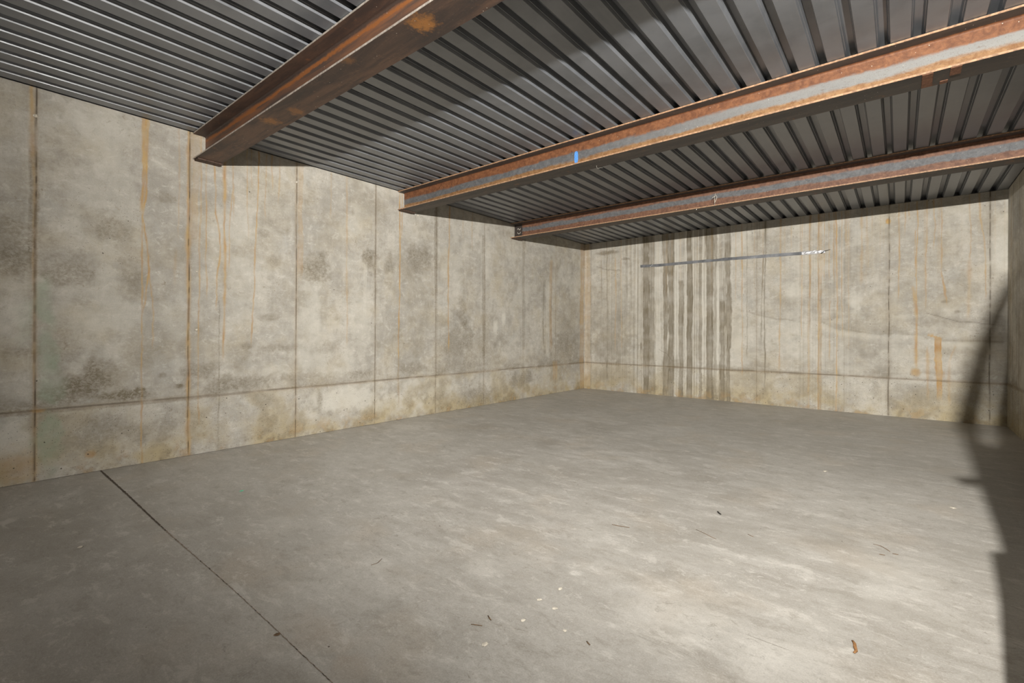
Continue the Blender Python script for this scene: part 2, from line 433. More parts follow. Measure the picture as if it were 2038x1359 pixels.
class Paint:
    amb = .26
    """stain masks on a (z, u) grid of a wall, or a (y, x) grid of the floor"""
    def __init__(s, u, z, seed):
        s.u, s.z = u, z
        s.du, s.dz = u[1]-u[0], z[1]-z[0]
        s.shape = (len(z), len(u))
        s.rng = np.random.default_rng(seed)
        s.L = {k: np.zeros(s.shape) for k in 'DRPGJHY'}   # dark, rust, pale, green, joint, holes
        s.U, s.Z = np.meshgrid(u, z)
        s.n1 = s.fb(.30, .30); s.n2 = s.fb(.10, .10); s.n3 = s.fb(.035, .035); s.nv = s.fb(1.6, .05); s.nvf = s.fb(.35, .016, 3); s.nh = s.fb(.08, .35)
    def fb(s, cz, cu, o=5): return fbm(s.shape, (cz/s.dz, cu/s.du), s.rng, o)
    def put(s, k, m): s.L[k] = 1 - (1-s.L[k]) * (1-np.clip(m, 0, 1))
    def spot(s, k, cu, cz, ru, rz, am):
        d = np.sqrt(((s.U-cu)/max(ru, .012))**2 + ((s.Z-cz)/max(rz, .012))**2)
        small = ru < .06 or rz < .05
        d = d + (s.n2-.5) * (.7 if small else 1.5) + (s.n3-.5) * .9 + (0 if small else (s.n1-.5)*.8)
        m = sstep(d, 1.25, .45)
        m = m * (.55 + .9 * (s.n3 if k != 'P' else s.n2))
        s.put(k, am * m)
    def line(s, k, pts, w, am):
        pts = sorted(pts, key=lambda p: p[1])
        zz = np.array([p[1] for p in pts]); uu = np.array([p[0] for p in pts])
        uc = np.interp(s.z, zz, uu)
        wide = w > .03
        amp = .0035 if not wide else .005
        wob = (vnoise((len(s.z), 2), (.05/s.dz, 5), s.rng)[:, 0]-.5)*amp*2 + (vnoise((len(s.z), 2), (.25/s.dz, 5), s.rng)[:, 0]-.5)*amp*3
        uc = uc + wob
        ww = w/2 * (1 + (.22 if wide else .5)*(vnoise((len(s.z), 2), ((.45 if wide else .15)/s.dz, 5), s.rng)[:, 0]-.5)*2)
        ww = np.maximum(ww, s.du*.55)
        d = np.abs(s.U - uc[:, None]) / ww[:, None]
        if wide:
            d = d + (s.nv-.5)*.7 + (s.nvf-.5)*.5
            prof = sstep(d, 1.15, .75) * (.75 + .35*sstep(d, .3, 1.))
            prof *= .75 + .5*s.nv
            if k == 'D': s.put('P', .45*am*sstep(np.abs(d-1.45), .35, .05)*(s.nv > .35))
        else:
            prof = np.exp(-d*d*.9)
        fade = sstep(s.z, zz[0]-.02, zz[0]+.12) if zz[0] > .12 else np.ones_like(s.z)
        fade = fade * sstep(s.z, zz[-1]+.04, zz[-1]-.01) if zz[-1] < 2.45 else fade
        brk = .65 + .7*vnoise((len(s.z), 2), (.09/s.dz, 5), s.rng)[:, 0]
        s.put(k, am * prof * (fade*brk)[:, None])
    def vjoint(s, u0, am, ochre=.3, z0=0., z1=9.):
        wob = (vnoise((len(s.z), 2), (.3/s.dz, 5), s.rng)[:, 0]-.5)*.006
        d = np.abs(s.U-u0-wob[:, None])
        br = sstep(vnoise((len(s.z), 2), (.05/s.dz, 5), s.rng)[:, 0], .15, .55)*.7 + .4
        on = ((s.z > z0) & (s.z < z1)).astype(float)
        s.put('J', am*np.exp(-(d/.0040)**2)*(br*on)[:, None])
        s.put('R', .6*ochre*np.exp(-(d/.013)**2)*(.2+1.1*s.nv)*on[:, None])
        s.put('D', .35*am*np.exp(-(d/.03)**2)*(s.nv*1.3)*on[:, None])
    def hjoint(s, z0, am):
        wob = (vnoise((2, len(s.u)), (5, .5/s.du), s.rng)[0]-.5)*.006
        d = s.Z-z0-wob[None, :]
        br = sstep(vnoise((2, len(s.u)), (5, .12/s.du), s.rng)[0], .1, .5)*.55+.45
        s.put('J', am*np.exp(-(d/max(.005, s.dz*.6))**2)*br[None, :])
        s.put('R', .22*np.exp(-(d/.014)**2)*(.2+1.*s.nh))
        s.put('D', .3*np.exp(-((d-.012)/.022)**2)*(.1+1.2*s.nh))

def grid_mesh(name, P, fn, mat, flip=False):
    nz, nu = P.shape
    co = np.empty((nz*nu, 3), np.float32)
    x, y, z = fn(P.U.ravel(), P.Z.ravel())
    co[:, 0], co[:, 1], co[:, 2] = x, y, z
    idx = np.arange(nz*nu).reshape(nz, nu)
    q = np.stack([idx[:-1, :-1], idx[:-1, 1:], idx[1:, 1:], idx[1:, :-1]], -1).reshape(-1, 4)
    if flip: q = q[:, ::-1]
    me = bpy.data.meshes.new(name)
    me.vertices.add(len(co)); me.vertices.foreach_set('co', co.ravel())
    me.loops.add(q.size); me.loops.foreach_set('vertex_index', q.ravel().astype(np.int32))
    me.polygons.add(len(q)); me.polygons.foreach_set('loop_start', np.arange(0, q.size, 4, dtype=np.int32))
    me.polygons.foreach_set('loop_total', np.full(len(q), 4, np.int32))
    me.update(calc_edges=True)
    for nm, ks in (('stain_a', 'DRP'), ('stain_b', 'GJH'), ('stain_c', 'Y')):
        at = me.attributes.new(nm, 'FLOAT_COLOR', 'POINT')
        c = np.ones((nz*nu, 4), np.float32)
        for i, k in enumerate(ks): c[:, i] = P.L[k].ravel()
        at.data.foreach_set('color', c.ravel())
    return link_mesh(name, me, mat)

# ------------------------------------------------------------------ materials
class NT:
    def __init__(s, name):
        s.mat = bpy.data.materials.new(name); s.mat.use_nodes = True
        s.nt = s.mat.node_tree; s.nt.nodes.clear()
        s.out = s.n('ShaderNodeOutputMaterial'); s.b = s.n('ShaderNodeBsdfPrincipled')
        s.l(s.b.outputs[0], s.out.inputs[0])
    def n(s, t, **kw):
        nd = s.nt.nodes.new(t)
        for k, v in kw.items(): setattr(nd, k, v)
        return nd
    def l(s, a, b): s.nt.links.new(a, b)
    def setv(s, sock, v):
        if isinstance(v, bpy.types.NodeSocket): s.l(v, sock)
        elif isinstance(v, (tuple, list)) and len(v) == 3 and sock.type == 'RGBA': sock.default_value = (*v, 1)
        else: sock.default_value = v
    def coord(s, which='Object', scale=(1, 1, 1)):
        tc = s.n('ShaderNodeTexCoord'); mp = s.n('ShaderNodeMapping')
        s.l(tc.outputs[which], mp.inputs[0]); mp.inputs['Scale'].default_value = scale
        return mp.outputs[0]
    def noise(s, vec, scale, detail=4, rough=.55, dist=0):
        nd = s.n('ShaderNodeTexNoise'); s.l(vec, nd.inputs['Vector'])
        nd.inputs['Scale'].default_value = scale; nd.inputs['Detail'].default_value = detail
        nd.inputs['Roughness'].default_value = rough; nd.inputs['Distortion'].default_value = dist
        return nd.outputs[0]
    def voro(s, vec, scale, feature='F1', out=0):
        nd = s.n('ShaderNodeTexVoronoi', feature=feature); s.l(vec, nd.inputs['Vector'])
        nd.inputs['Scale'].default_value = scale
        return nd.outputs[out]
    def rng(s, v, a, b, c=0., d=1., smooth=True):
        nd = s.n('ShaderNodeMapRange', interpolation_type='SMOOTHSTEP' if smooth else 'LINEAR')
        s.setv(nd.inputs[0], v)
        for i, x in enumerate((a, b, c, d)): s.setv(nd.inputs[i+1], x)
        return nd.outputs[0]
    def math(s, op, a, b=0., c=None, clamp=False):
        nd = s.n('ShaderNodeMath', operation=op, use_clamp=clamp)
        s.setv(nd.inputs[0], a); s.setv(nd.inputs[1], b)
        if c is not None: s.setv(nd.inputs[2], c)
        return nd.outputs[0]
    def mix(s, f, a, b, mode='MIX'):
        nd = s.n('ShaderNodeMix', data_type='RGBA', blend_type=mode)
        s.setv(nd.inputs[0], f); s.setv(nd.inputs[6], a); s.setv(nd.inputs[7], b)
        return nd.outputs[2]
    def attr(s, name):
        a = s.n('ShaderNodeAttribute', attribute_name=name); sp = s.n('ShaderNodeSeparateColor')
        s.l(a.outputs['Color'], sp.inputs[0]); return sp.outputs
    def bump(s, h, strength, dist=.002):
        b = s.n('ShaderNodeBump'); b.inputs['Strength'].default_value = strength
        b.inputs['Distance'].default_value = dist; s.setv(b.inputs['Height'], h)
        s.l(b.outputs[0], s.b.inputs['Normal'])
    def done(s, col, rough=.7, metal=0., spec=None):
        s.setv(s.b.inputs['Base Color'], col); s.setv(s.b.inputs['Roughness'], rough); s.setv(s.b.inputs['Metallic'], metal)
        if spec is not None: s.setv(s.b.inputs['Specular IOR Level'], spec)
        return s.mat

def simple(name, col, rough=.6, metal=0., var=.25, scale=40):
    t = NT(name); v = t.coord(); n = t.noise(v, scale)
    c = t.mix(t.rng(n, .3, .7), tuple(x*(1-var) for x in col), tuple(min(1, x*(1+var)) for x in col))
    t.bump(n, .2, .001)
    return t.done(c, rough, metal)

def wall_material(name, base=(.455, .430, .383), wet=False):
    t = NT(name)
    v = t.coord(); vv = t.coord(scale=(1, 1, .16)); vh = t.coord(scale=(.5, .5, 1.6))
    A = t.attr('stain_a'); B = t.attr('stain_b'); C_ = t.attr('stain_c')
    big = t.noise(v, 1.3, 5, .6, .3); mid = t.noise(v, 6, 6, .65, .4); fine = t.noise(v, 60, 5, .7); grit = t.noise(v, 260, 3, .7)
    streak = t.noise(vv, 22, 4, .6, .2); horiz = t.noise(vh, 9, 5, .65, .5)
    lo = tuple(x*.70 for x in base); hi = tuple(min(1, x*1.16) for x in base)
    s = t.math('ADD', t.math('MULTIPLY', big, .42), t.math('MULTIPLY', mid, .32))
    s = t.math('ADD', s, t.math('MULTIPLY', streak, .13)); s = t.math('ADD', s, t.math('MULTIPLY', horiz, .13))
    c = t.mix(t.rng(s, .38, .62), lo, hi)
    c = t.mix(t.rng(t.noise(v, 2.6, 4, .6), .48, .72, 0, .55), c, (.44, .385, .285), 'MIX')
    c = t.mix(t.rng(t.noise(v, 3.4, 5, .6, .6), .5, .7, 0, .35), c, (.40, .40, .38), 'MIX')
    c = t.mix(t.rng(fine, .35, .7, .0, .30), c, (.30, .265, .20))
    c = t.mix(t.rng(grit, .50, .72, 0, .45), c, (.22, .19, .15))
    g2 = t.noise(v, 120, 4, .85)
    c = t.mix(t.rng(g2, .54, .68, 0, .40), c, (.62, .60, .55))
    c = t.mix(t.rng(g2, .46, .34, 0, .45), c, (.24, .21, .165))
    gm = t.noise(t.coord(scale=(.8, .8, 1.15)), 13, 9, .78, .5)
    c = t.mix(t.rng(gm, .52, .64, 0, .42), c, (.27, .245, .195))
    c = t.mix(t.rng(gm, .47, .37, 0, .40), c, (.60, .575, .52))
    g3 = t.noise(v, 28, 6, .8, .8)
    c = t.mix(t.math('MULTIPLY', t.rng(g3, .56, .66), t.rng(t.noise(v, 3.1, 3), .45, .62)), c, (.27, .235, .18))
    # stains
    c = t.mix(t.math('MULTIPLY', A[2], t.rng(fine, .3, .6, .6, .95)), c, (.58, .555, .49))
    c = t.mix(t.math('MULTIPLY', C_[0], t.rng(mid, .3, .65, .6, 1.)), c, (.385, .315, .185))
    if wet:
        gran = t.noise(t.coord(scale=(1, 1, .06)), 60, 5, .7)
        dk = t.math('MULTIPLY', A[0], t.rng(gran, .35, .62, .68, 1.02), clamp=True)
    else:
        gran = t.noise(t.coord(scale=(1, 1, 1.3)), 38, 7, .8, .6)
        dk = t.math('MULTIPLY', A[0], t.rng(gran, .38, .60, .45, 1.15), clamp=True)
    c = t.mix(dk, c, (.165, .138, .095))
    c = t.mix(t.math('MULTIPLY', B[0], t.rng(mid, .3, .65, .4, 1.)), c, (.25, .31, .225))
    rust = t.mix(t.rng(mid, .35, .65), (.47, .30, .10), (.36, .20, .075))
    c = t.mix(t.math('MULTIPLY', A[1], .90), c, rust)
    c = t.mix(B[1], c, (.07, .052, .035))
    # bug holes
    wv = t.n('ShaderNodeVectorMath', operation='ADD'); nz = t.n('ShaderNodeTexNoise'); t.l(v, nz.inputs['Vector']); nz.inputs['Scale'].default_value = 90
    sv = t.n('ShaderNodeVectorMath', operation='SCALE'); t.l(nz.outputs['Color'], sv.inputs[0]); sv.inputs['Scale'].default_value = .005
    t.l(v, wv.inputs[0]); t.l(sv.outputs[0], wv.inputs[1])
    vo = t.n('ShaderNodeTexVoronoi', feature='F1'); t.l(wv.outputs[0], vo.inputs['Vector']); vo.inputs['Scale'].default_value = 26
    sp = t.n('ShaderNodeSeparateColor'); t.l(vo.outputs['Color'], sp.inputs[0])
    rad = t.math('MULTIPLY', t.rng(sp.outputs[0], 0, 1, .035, .15, False), 1.)
    hole = t.math('LESS_THAN', vo.outputs['Distance'], rad)
    dens = t.math('GREATER_THAN', t.math('MULTIPLY', B[2], .6), sp.outputs[1])
    hole = t.math('MULTIPLY', hole, dens)
    vo2 = t.n('ShaderNodeTexVoronoi', feature='F1'); t.l(wv.outputs[0], vo2.inputs['Vector']); vo2.inputs['Scale'].default_value = 75
    sp2 = t.n('ShaderNodeSeparateColor'); t.l(vo2.outputs['Color'], sp2.inputs[0])
    hole2 = t.math('MULTIPLY', t.math('LESS_THAN', vo2.outputs['Distance'], .17), t.math('GREATER_THAN', B[2], t.math('ADD', sp2.outputs[1], .12)))
    hole = t.math('MAXIMUM', hole, t.math('MULTIPLY', hole2, .8))
    c = t.mix(t.math('MULTIPLY', hole, .85), c, (.045, .034, .024))
    h = t.math('ADD', t.math('MULTIPLY', fine, .5), t.math('MULTIPLY', mid, 1.2))
    h = t.math('SUBTRACT', h, t.math('MULTIPLY', hole, 1.5)); h = t.math('SUBTRACT', h, t.math('MULTIPLY', B[1], 1.2))
    t.bump(h, .35, .003)
    return t.done(c, .82, 0, .25)

def floor_material():
    t = NT('trowelled_concrete')
    v = t.coord(); vs_ = t.coord(scale=(.55, 1.5, 1))
    A = t.attr('stain_a'); B = t.attr('stain_b')
    big = t.noise(v, .9, 5, .6, .5); mid = t.noise(vs_, 4.5, 9, .72, .4); fine = t.noise(v, 45, 6, .75, .3); grit = t.noise(v, 330, 2, .6)
    s = t.math('ADD', t.math('MULTIPLY', big, .45), t.math('MULTIPLY', mid, .55))
    c = t.mix(t.rng(s, .36, .64), (.32, .302, .272), (.45, .430, .396))
    c = t.mix(t.rng(t.noise(v, 2.1, 4), .5, .72, 0, .35), c, (.43, .36, .28))
    # trowel swirls
    w = t.n('ShaderNodeTexWave', wave_type='RINGS', rings_direction='Z'); t.l(v, w.inputs['Vector'])
    w.inputs['Scale'].default_value = 1.1; w.inputs['Distortion'].default_value = 14; w.inputs['Detail'].default_value = 5; w.inputs['Detail Scale'].default_value = 1.6
    c = t.mix(t.rng(w.outputs[1], .72, 1., 0, .12), c, (.25, .225, .19))
    c = t.mix(t.rng(fine, .42, .72, 0, .38), c, (.27, .245, .205))
    c = t.mix(t.rng(t.noise(vs_, 16, 6, .75, .6), .56, .72, 0, .55), c, (.53, .50, .455))
    c = t.mix(t.rng(t.noise(v, 11, 7, .75, .9), .57, .70, 0, .40), c, (.24, .215, .18))
    c = t.mix(t.rng(grit, .62, .75, 0, .3), c, (.2, .18, .15))
    c = t.mix(t.math('MULTIPLY', A[2], t.rng(fine, .35, .6, .3, 1.)), c, (.58, .555, .51))
    c = t.mix(t.math('MULTIPLY', A[0], t.rng(mid, .3, .6, .5, 1.)), c, (.20, .178, .145))
    c = t.mix(t.math('MULTIPLY', A[1], .6), c, (.37, .27, .18))
    sc = t.n('ShaderNodeMapping'); t.l(v, sc.inputs[0]); sc.inputs['Rotation'].default_value = (0, 0, math.radians(-66)); sc.inputs['Scale'].default_value = (2.2, 70, 1)
    scr = t.noise(sc.outputs[0], 1., 3, .6, .1)
    c = t.mix(t.math('MULTIPLY', t.rng(scr, .61, .68), B[0]), c, (.22, .20, .17))
    c = t.mix(t.rng(t.noise(v, 95, 4, .8), .55, .7, 0, .35), c, (.22, .20, .175))
    c = t.mix(t.rng(t.noise(v, 70, 5, .8, .5), .58, .70, 0, .35), c, (.62, .60, .56))
    fm = t.noise(t.coord(scale=(.7, 1.3, 1)), 7.5, 10, .8, .35)
    c = t.mix(t.rng(fm, .53, .62, 0, .55), c, (.27, .25, .215))
    c = t.mix(t.rng(fm, .47, .38, 0, .45), c, (.60, .575, .53))
    fg = t.noise(v, 170, 4, .85)
    c = t.mix(t.rng(fg, .54, .68, 0, .45), c, (.68, .66, .62))
    c = t.mix(t.rng(fg, .46, .34, 0, .50), c, (.24, .22, .185))
    fh = t.noise(t.coord(scale=(.8, 1.25, 1)), 24, 8, .82, 1.2)
    c = t.mix(t.math('MULTIPLY', t.rng(fh, .55, .63), t.rng(t.noise(v, 1.7, 4, .6), .42, .62, 0, .75)), c, (.23, .21, .175))
    c = t.mix(t.math('MULTIPLY', t.rng(fh, .44, .37), t.rng(t.noise(v, 2.3, 4, .6), .45, .62, 0, .6)), c, (.60, .58, .54))
    # scattered pop-outs
    vo = t.n('ShaderNodeTexVoronoi', feature='F1'); t.l(v, vo.inputs['Vector']); vo.inputs['Scale'].default_value = 11
    sp = t.n('ShaderNodeSeparateColor'); t.l(vo.outputs['Color'], sp.inputs[0])
    hole = t.math('MULTIPLY', t.math('LESS_THAN', vo.outputs['Distance'], .035), t.math('LESS_THAN', sp.outputs[1], .14))
    c = t.mix(hole, c, (.05, .04, .03))
    c = t.mix(B[1], c, (.075, .058, .042))
    h = t.math('SUBTRACT', t.math('ADD', t.math('MULTIPLY', mid, 1.5), t.math('MULTIPLY', fine, .5)), t.math('MULTIPLY', B[1], 3.))
    t.bump(h, .25, .003)
    return t.done(c, t.rng(mid, .3, .7, .42, .62), 0, .45)

def deck_material():
    t = NT('galvanised_deck_steel')
    v = t.coord(); vs_ = t.coord(scale=(3, .25, 3))
    n = t.noise(v, 3.5, 5, .6, .4); st = t.noise(vs_, 10, 4, .6)
    c = t.mix(t.rng(n, .35, .65), (.165, .175, .192), (.22, .23, .25))
    c = t.mix(t.rng(st, .4, .7, 0, .3), c, (.22, .225, .235))
    c = t.mix(t.rng(t.noise(v, 5, 6, .7, .9), .66, .73, 0, .5), c, (.42, .35, .27))      # dusty smears
    t.bump(t.noise(v, 2.2, 3), .12, .01)
    return t.done(c, t.rng(n, .3, .7, .33, .43), .22, 1.0)

def rust_material(name, zb, zt, mode):
    """rolled steel with mill scale and rust; bands follow the web's height"""
    t = NT(name)
    v = t.coord('Object'); vl = t.coord('Object', (.18, 1, 1))
    sep = t.n('ShaderNodeSeparateXYZ'); t.l(v, sep.inputs[0])
    n1 = t.noise(vl, 9, 6, .65, .5); n2 = t.noise(v, 30, 6, .72, .4); n3 = t.noise(v, 160, 3, .7); nb = t.noise(vl, 3, 4)
    h = t.rng(sep.outputs[2], zb, zt, 0., 1., False)
    h = t.math('ADD', h, t.math('MULTIPLY', t.math('SUBTRACT', n1, .5), .34))
    h = t.math('ADD', h, t.math('MULTIPLY', t.math('SUBTRACT', n2, .5), .12))
    scale_c = t.mix(t.rng(n2, .3, .7), (.095, .097, .102), (.165, .168, .172))
    orange = t.mix(t.rng(n2, .3, .7), (.125, .046, .02), (.26, .108, .046))
    ochre = t.mix(t.rng(n2, .3, .7), (.20, .09, .032), (.35, .20, .09))
    if mode == 'web_grey':
        scale_c = t.mix(t.math('MULTIPLY', t.rng(sep.outputs[0], 2.2, 4.6), t.rng(nb, .3, .6, .6, 1.)), scale_c, (.27, .265, .25))  # grey gets paler towards the right end of the web
        top = t.rng(h, .58, .68); bot = t.rng(h, .40, .31)
        c = t.mix(top, scale_c, orange); c = t.mix(bot, c, ochre)
    elif mode == 'web_even':
        top = t.rng(h, .64, .74); bot = t.rng(h, .46, .37)
        c = t.mix(t.math('MULTIPLY', top, .8), scale_c, orange); c = t.mix(t.math('MULTIPLY', bot, .8), c, orange)
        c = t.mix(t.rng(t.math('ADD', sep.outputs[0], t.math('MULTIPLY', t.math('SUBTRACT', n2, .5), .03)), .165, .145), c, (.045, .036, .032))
    elif mode == 'web_rusty':
        ls = t.noise(t.coord('Object', (.06, 1, 1)), 30, 4, .6)
        c = t.mix(t.rng(ls, .35, .65), (.095, .062, .048), (.22, .098, .05))
        c = t.mix(t.rng(n1, .5, .7, 0, .5), c, (.28, .125, .06))
        c = t.mix(t.rng(h, .40, .22, 0, .7), c, (.17, .15, .14))
        c = t.mix(t.math('MULTIPLY', t.rng(h, .70, .74), t.rng(h, .84, .80)), c, (.33, .12, .035))
        c = t.mix(t.rng(h, .84, .90, 0, .85), c, (.045, .033, .028))  # web turns near-black along its top edge
    else:
        c = t.mix(t.rng(n1, .35, .65), *(((.07, .050, .042), (.16, .095, .066)) if mode == 'flange_brown' else ((.062, .056, .052), (.105, .088, .075))))
        c = t.mix(t.rng(t.noise(v, 7, 6, .7, .6), .60, .72, 0, .55), c, (.34, .145, .06))
        c = t.mix(t.rng(n2, .58, .72, 0, .4), c, (.30, .17, .10))
        if mode == 'flange_brown':
            c = t.mix(t.rng(t.noise(vl, 14, 6, .75, .8), .52, .64, 0, .6), c, (.055, .045, .042))
            for px_, py_, rad_, am_ in ((2.90, BEAM_Y[0]+.07, .085, 1.), (1.27, BEAM_Y[0]+.09, .075, .7), (1.55, BEAM_Y[0]+.14, .07, .5), (2.35, BEAM_Y[0]+.02, .05, .4)):
                dv = t.n('ShaderNodeVectorMath', operation='DISTANCE'); t.l(v, dv.inputs[0]); dv.inputs[1].default_value = (px_, py_, BEAM_ZB)
                dd = t.math('ADD', dv.outputs['Value'], t.math('MULTIPLY', t.math('SUBTRACT', n2, .5), rad_*2.6))
                c = t.mix(t.rng(dd, rad_*1.05, rad_*.25, 0, am_), c, (.43, .19, .055))
    c = t.mix(t.rng(n3, .55, .70, 0, .5), c, (.10, .06, .04))
    c = t.mix(t.rng(t.noise(t.coord('Object', (.25, 1, 1)), 75, 5, .8), .60, .70, 0, .55), c, (.13, .075, .045))
    c = t.mix(t.rng(t.noise(v, 60, 5, .85), .60, .70, 0, .3), c, (.42, .30, .20))
    vo = t.n('ShaderNodeTexVoronoi', feature='F1'); t.l(v, vo.inputs['Vector']); vo.inputs['Scale'].default_value = 34
    sp = t.n('ShaderNodeSeparateColor'); t.l(vo.outputs['Color'], sp.inputs[0])
    speck = t.math('MULTIPLY', t.math('LESS_THAN', vo.outputs['Distance'], .075), t.math('LESS_THAN', sp.outputs[0], .22))
    c = t.mix(t.math('MULTIPLY', speck, .85), c, (.75, .66, .55))
    t.bump(t.math('ADD', n2, t.math('MULTIPLY', n3, .5)), .35, .002)
    return t.done(c, .62, .15)

M = {}
M['wall'] = wall_material('board_marked_concrete')
M['wall_wet'] = wall_material('water_streaked_concrete', (.465, .438, .387), True)
M['floor'] = floor_material()
M['deck'] = deck_material()
M['web_rusty'] = rust_material('rusty_web_steel', BEAM_ZB, BEAM_ZT, 'web_rusty')
M['web_grey'] = rust_material('grey_and_orange_web_steel', BEAM_ZB, BEAM_ZT, 'web_grey')
M['web_even'] = rust_material('banded_web_steel', BEAM_ZB, BEAM_ZT, 'web_even')
M['flange_brown'] = rust_material('brown_flange_steel', BEAM_ZB, BEAM_ZT, 'flange_brown')
M['flange'] = rust_material('dark_flange_steel', BEAM_ZB, BEAM_ZT, 'flange')
M['edge'] = simple('rusted_flange_edge', (.40, .24, .14), .6, .1, .35, 60)
M['edge_pale'] = simple('bare_flange_edge', (.52, .46, .40), .5, .2, .3, 60)
M['zinc'] = simple('galvanised_strip', (.17, .175, .185), .5, .35, .3, 9)
M['foil'] = simple('crumpled_foil', (.50, .50, .51), .35, .3, .2, 50)
M['blue'] = simple('blue_marker_paint', (.10, .30, .72), .6, 0, .2, 90)
M['chalk'] = simple('pale_paint_marker', (.62, .58, .50), .7, 0, .2, 90)
M['rust_tab'] = simple('orange_rust_steel', (.20, .095, .055), .8, .1, .3, 90)
M['dark_plate'] = simple('dark_bearing_steel', (.09, .055, .04), .75, .2, .4, 60)
M['wood'] = simple('dry_wood_sliver', (.16, .10, .055), .8, 0, .4, 90)
M['leafm'] = simple('dry_brown_leaf', (.26, .13, .05), .8, 0, .35, 120)
M['black'] = simple('black_scrap', (.02, .018, .016), .6, 0, .2, 60)
M['chip'] = simple('pale_concrete_chip', (.62, .57, .48), .85, 0, .2, 90)
M['greenp'] = simple('green_plastic_scrap', (.10, .55, .33), .4, 0, .2, 60)
M['nail'] = simple('bright_nail_steel', (.55, .52, .46), .4, .6, .1, 60)
M['wire'] = simple('pale_tie_wire', (.72, .66, .56), .5, .1, .1, 60)
M['plywood'] = simple('shadow_cutout_plywood', (.30, .20, .11), .8, 0, .25, 12)
M['dark_metal'] = simple('black_stand_metal', (.03, .03, .03), .5, .3, .2, 30)

# ------------------------------------------------------------------ walls
def paint_wall(P, lines, spots):
    for k, pts, w, am in lines: P.line(k, pts, w, am)
    for k, cu, cz, ru, rz, am in spots: P.spot(k, cu, cz, ru, rz, am)
    # yellowish base course, darker dirt just above the floor, holes thickest below the pour line
    P.put('Y', .80*sstep(P.Z, .36, .03)*sstep(P.n1, .25, .60))
    P.put('Y', .35*(P.Z < SEAM)*sstep(P.n1, .40, .62))
    P.put('Y', .12*sstep(P.n1, .50, .70))
    P.put('D', .30*sstep(P.Z, .50, .1)*sstep(P.n1, .48, .60)*sstep(P.n2, .35, .6))
    P.put('D', .45*sstep(P.Z, .16, .0)*sstep(P.n2, .42, .62))
    P.put('R', .35*sstep(P.Z, .22, .0)*sstep(P.n2, .56, .70))
    P.put('D', P.amb*sstep(P.n1, .50, .68)*sstep(P.n2, .30, .65))
    P.put('D', .5*sstep(P.Z, SEAM+.22, SEAM+.01)*(P.Z > SEAM-.02)*sstep(P.fb(.2, .5), .50, .66))
    P.put('P', .35*sstep(P.fb(.4, .4), .55, .70))
    P.L['H'] = np.clip(.035 + .62*sstep(P.Z, SEAM+.02, SEAM-.05) + .25*sstep(P.Z, .25, .0), 0, 1) * (.45+.9*P.n1)

u = np.arange(-8.2, .0001, .0070); u[-1] = 0.0
z = np.linspace(0, H, 250)
P = Paint(u, z, 11)
for k, (am, oc) in {0: (0, 0), 1: (.35, .15), 2: (.30, .10), 3: (.55, .15), 4: (.65, .15), 5: (.80, .25), 6: (.85, .55), 7: (.95, .6), 8: (1., .45)}.items():
    if am: P.vjoint(-(k*PANEL+Y_OFF), am, oc)
P.hjoint(SEAM, .75)
paint_wall(P, LEFT_LINES, LEFT_SPOTS)
P.L['H'] += .40*sstep(np.sqrt(((P.U+6.98)/.45)**2 + ((P.Z-1.86)/.38)**2), 1.2, .4)*sstep(P.n2, .3, .6)
o = grid_mesh('wall_left', P, lambda a, b: (0*a, a, b), M['wall'])
tag(o, kind='structure')
# remaining length of the left wall, behind the camera
bm = bmesh.new(); add_box(bm, -.25, 0, Y0, -8.2, 0, H)
tag(from_bm('wall_left', bm, M['wall']), kind='structure')
bm = bmesh.new(); add_box(bm, -.25, -.006, -8.2, .25, 0, H)
tag(from_bm('wall_left', bm, M['wall']), kind='structure')

u = np.linspace(0, W, 800)
P = Paint(u, z, 23); P.amb = .16
for x0, am, oc in ((4.535, 1., .15), (5.462, 1., .05), (1.155, .5, .1), (2.067, .35, .1), (2.98, .4, .15)):
    P.vjoint(x0, am, oc)
P.hjoint(SEAM, .75)
paint_wall(P, BACK_LINES, BACK_SPOTS)
# thin parallel run marks over the wet part of the wall
comb = vnoise((2, len(u)), (5, .012/P.du), P.rng)[0]
zone = sstep(u, .15, .8)*sstep(u, 2.75, 2.4)*.9 + sstep(u, 3.2, 3.6)*sstep(u, 4.4, 4.0)*.45
P.put('D', (sstep(comb, .62, .9)*zone*.5)[None, :]*(.4+.8*P.nv))
P.put('P', (sstep(comb, .35, .1)*zone*.5)[None, :]*(.4+.8*P.nv))
comb = vnoise((2, len(u)), (5, .02/P.du), P.rng)[0]
P.put('R', (sstep(comb, .72, .95)*.22)[None, :]*sstep(P.Z, 1.2, 2.5)*(.4+.8*P.nv))
# cold-pour line crossing the wall
zl = np.interp(u, [2.4, 3.3, 4.3, 4.9, 5.6], [1.50, 1.28, 1.08, 1.02, .99]) + (vnoise((2, len(u)), (5, .2/P.du), P.rng)[0]-.5)*.06
on = sstep(u, 2.5, 3.0)
d = P.Z - zl[None, :]
P.put('D', .45*np.exp(-(d/.012)**2)*on*sstep(P.n2, .35, .6)); P.put('D', .25*sstep(d, .12, 0)*(d > 0)*on*sstep(P.n1, .4, .6)); P.put('P', .5*np.exp(-((d+.05)/.04)**2)*on*sstep(P.n1, .35, .6))
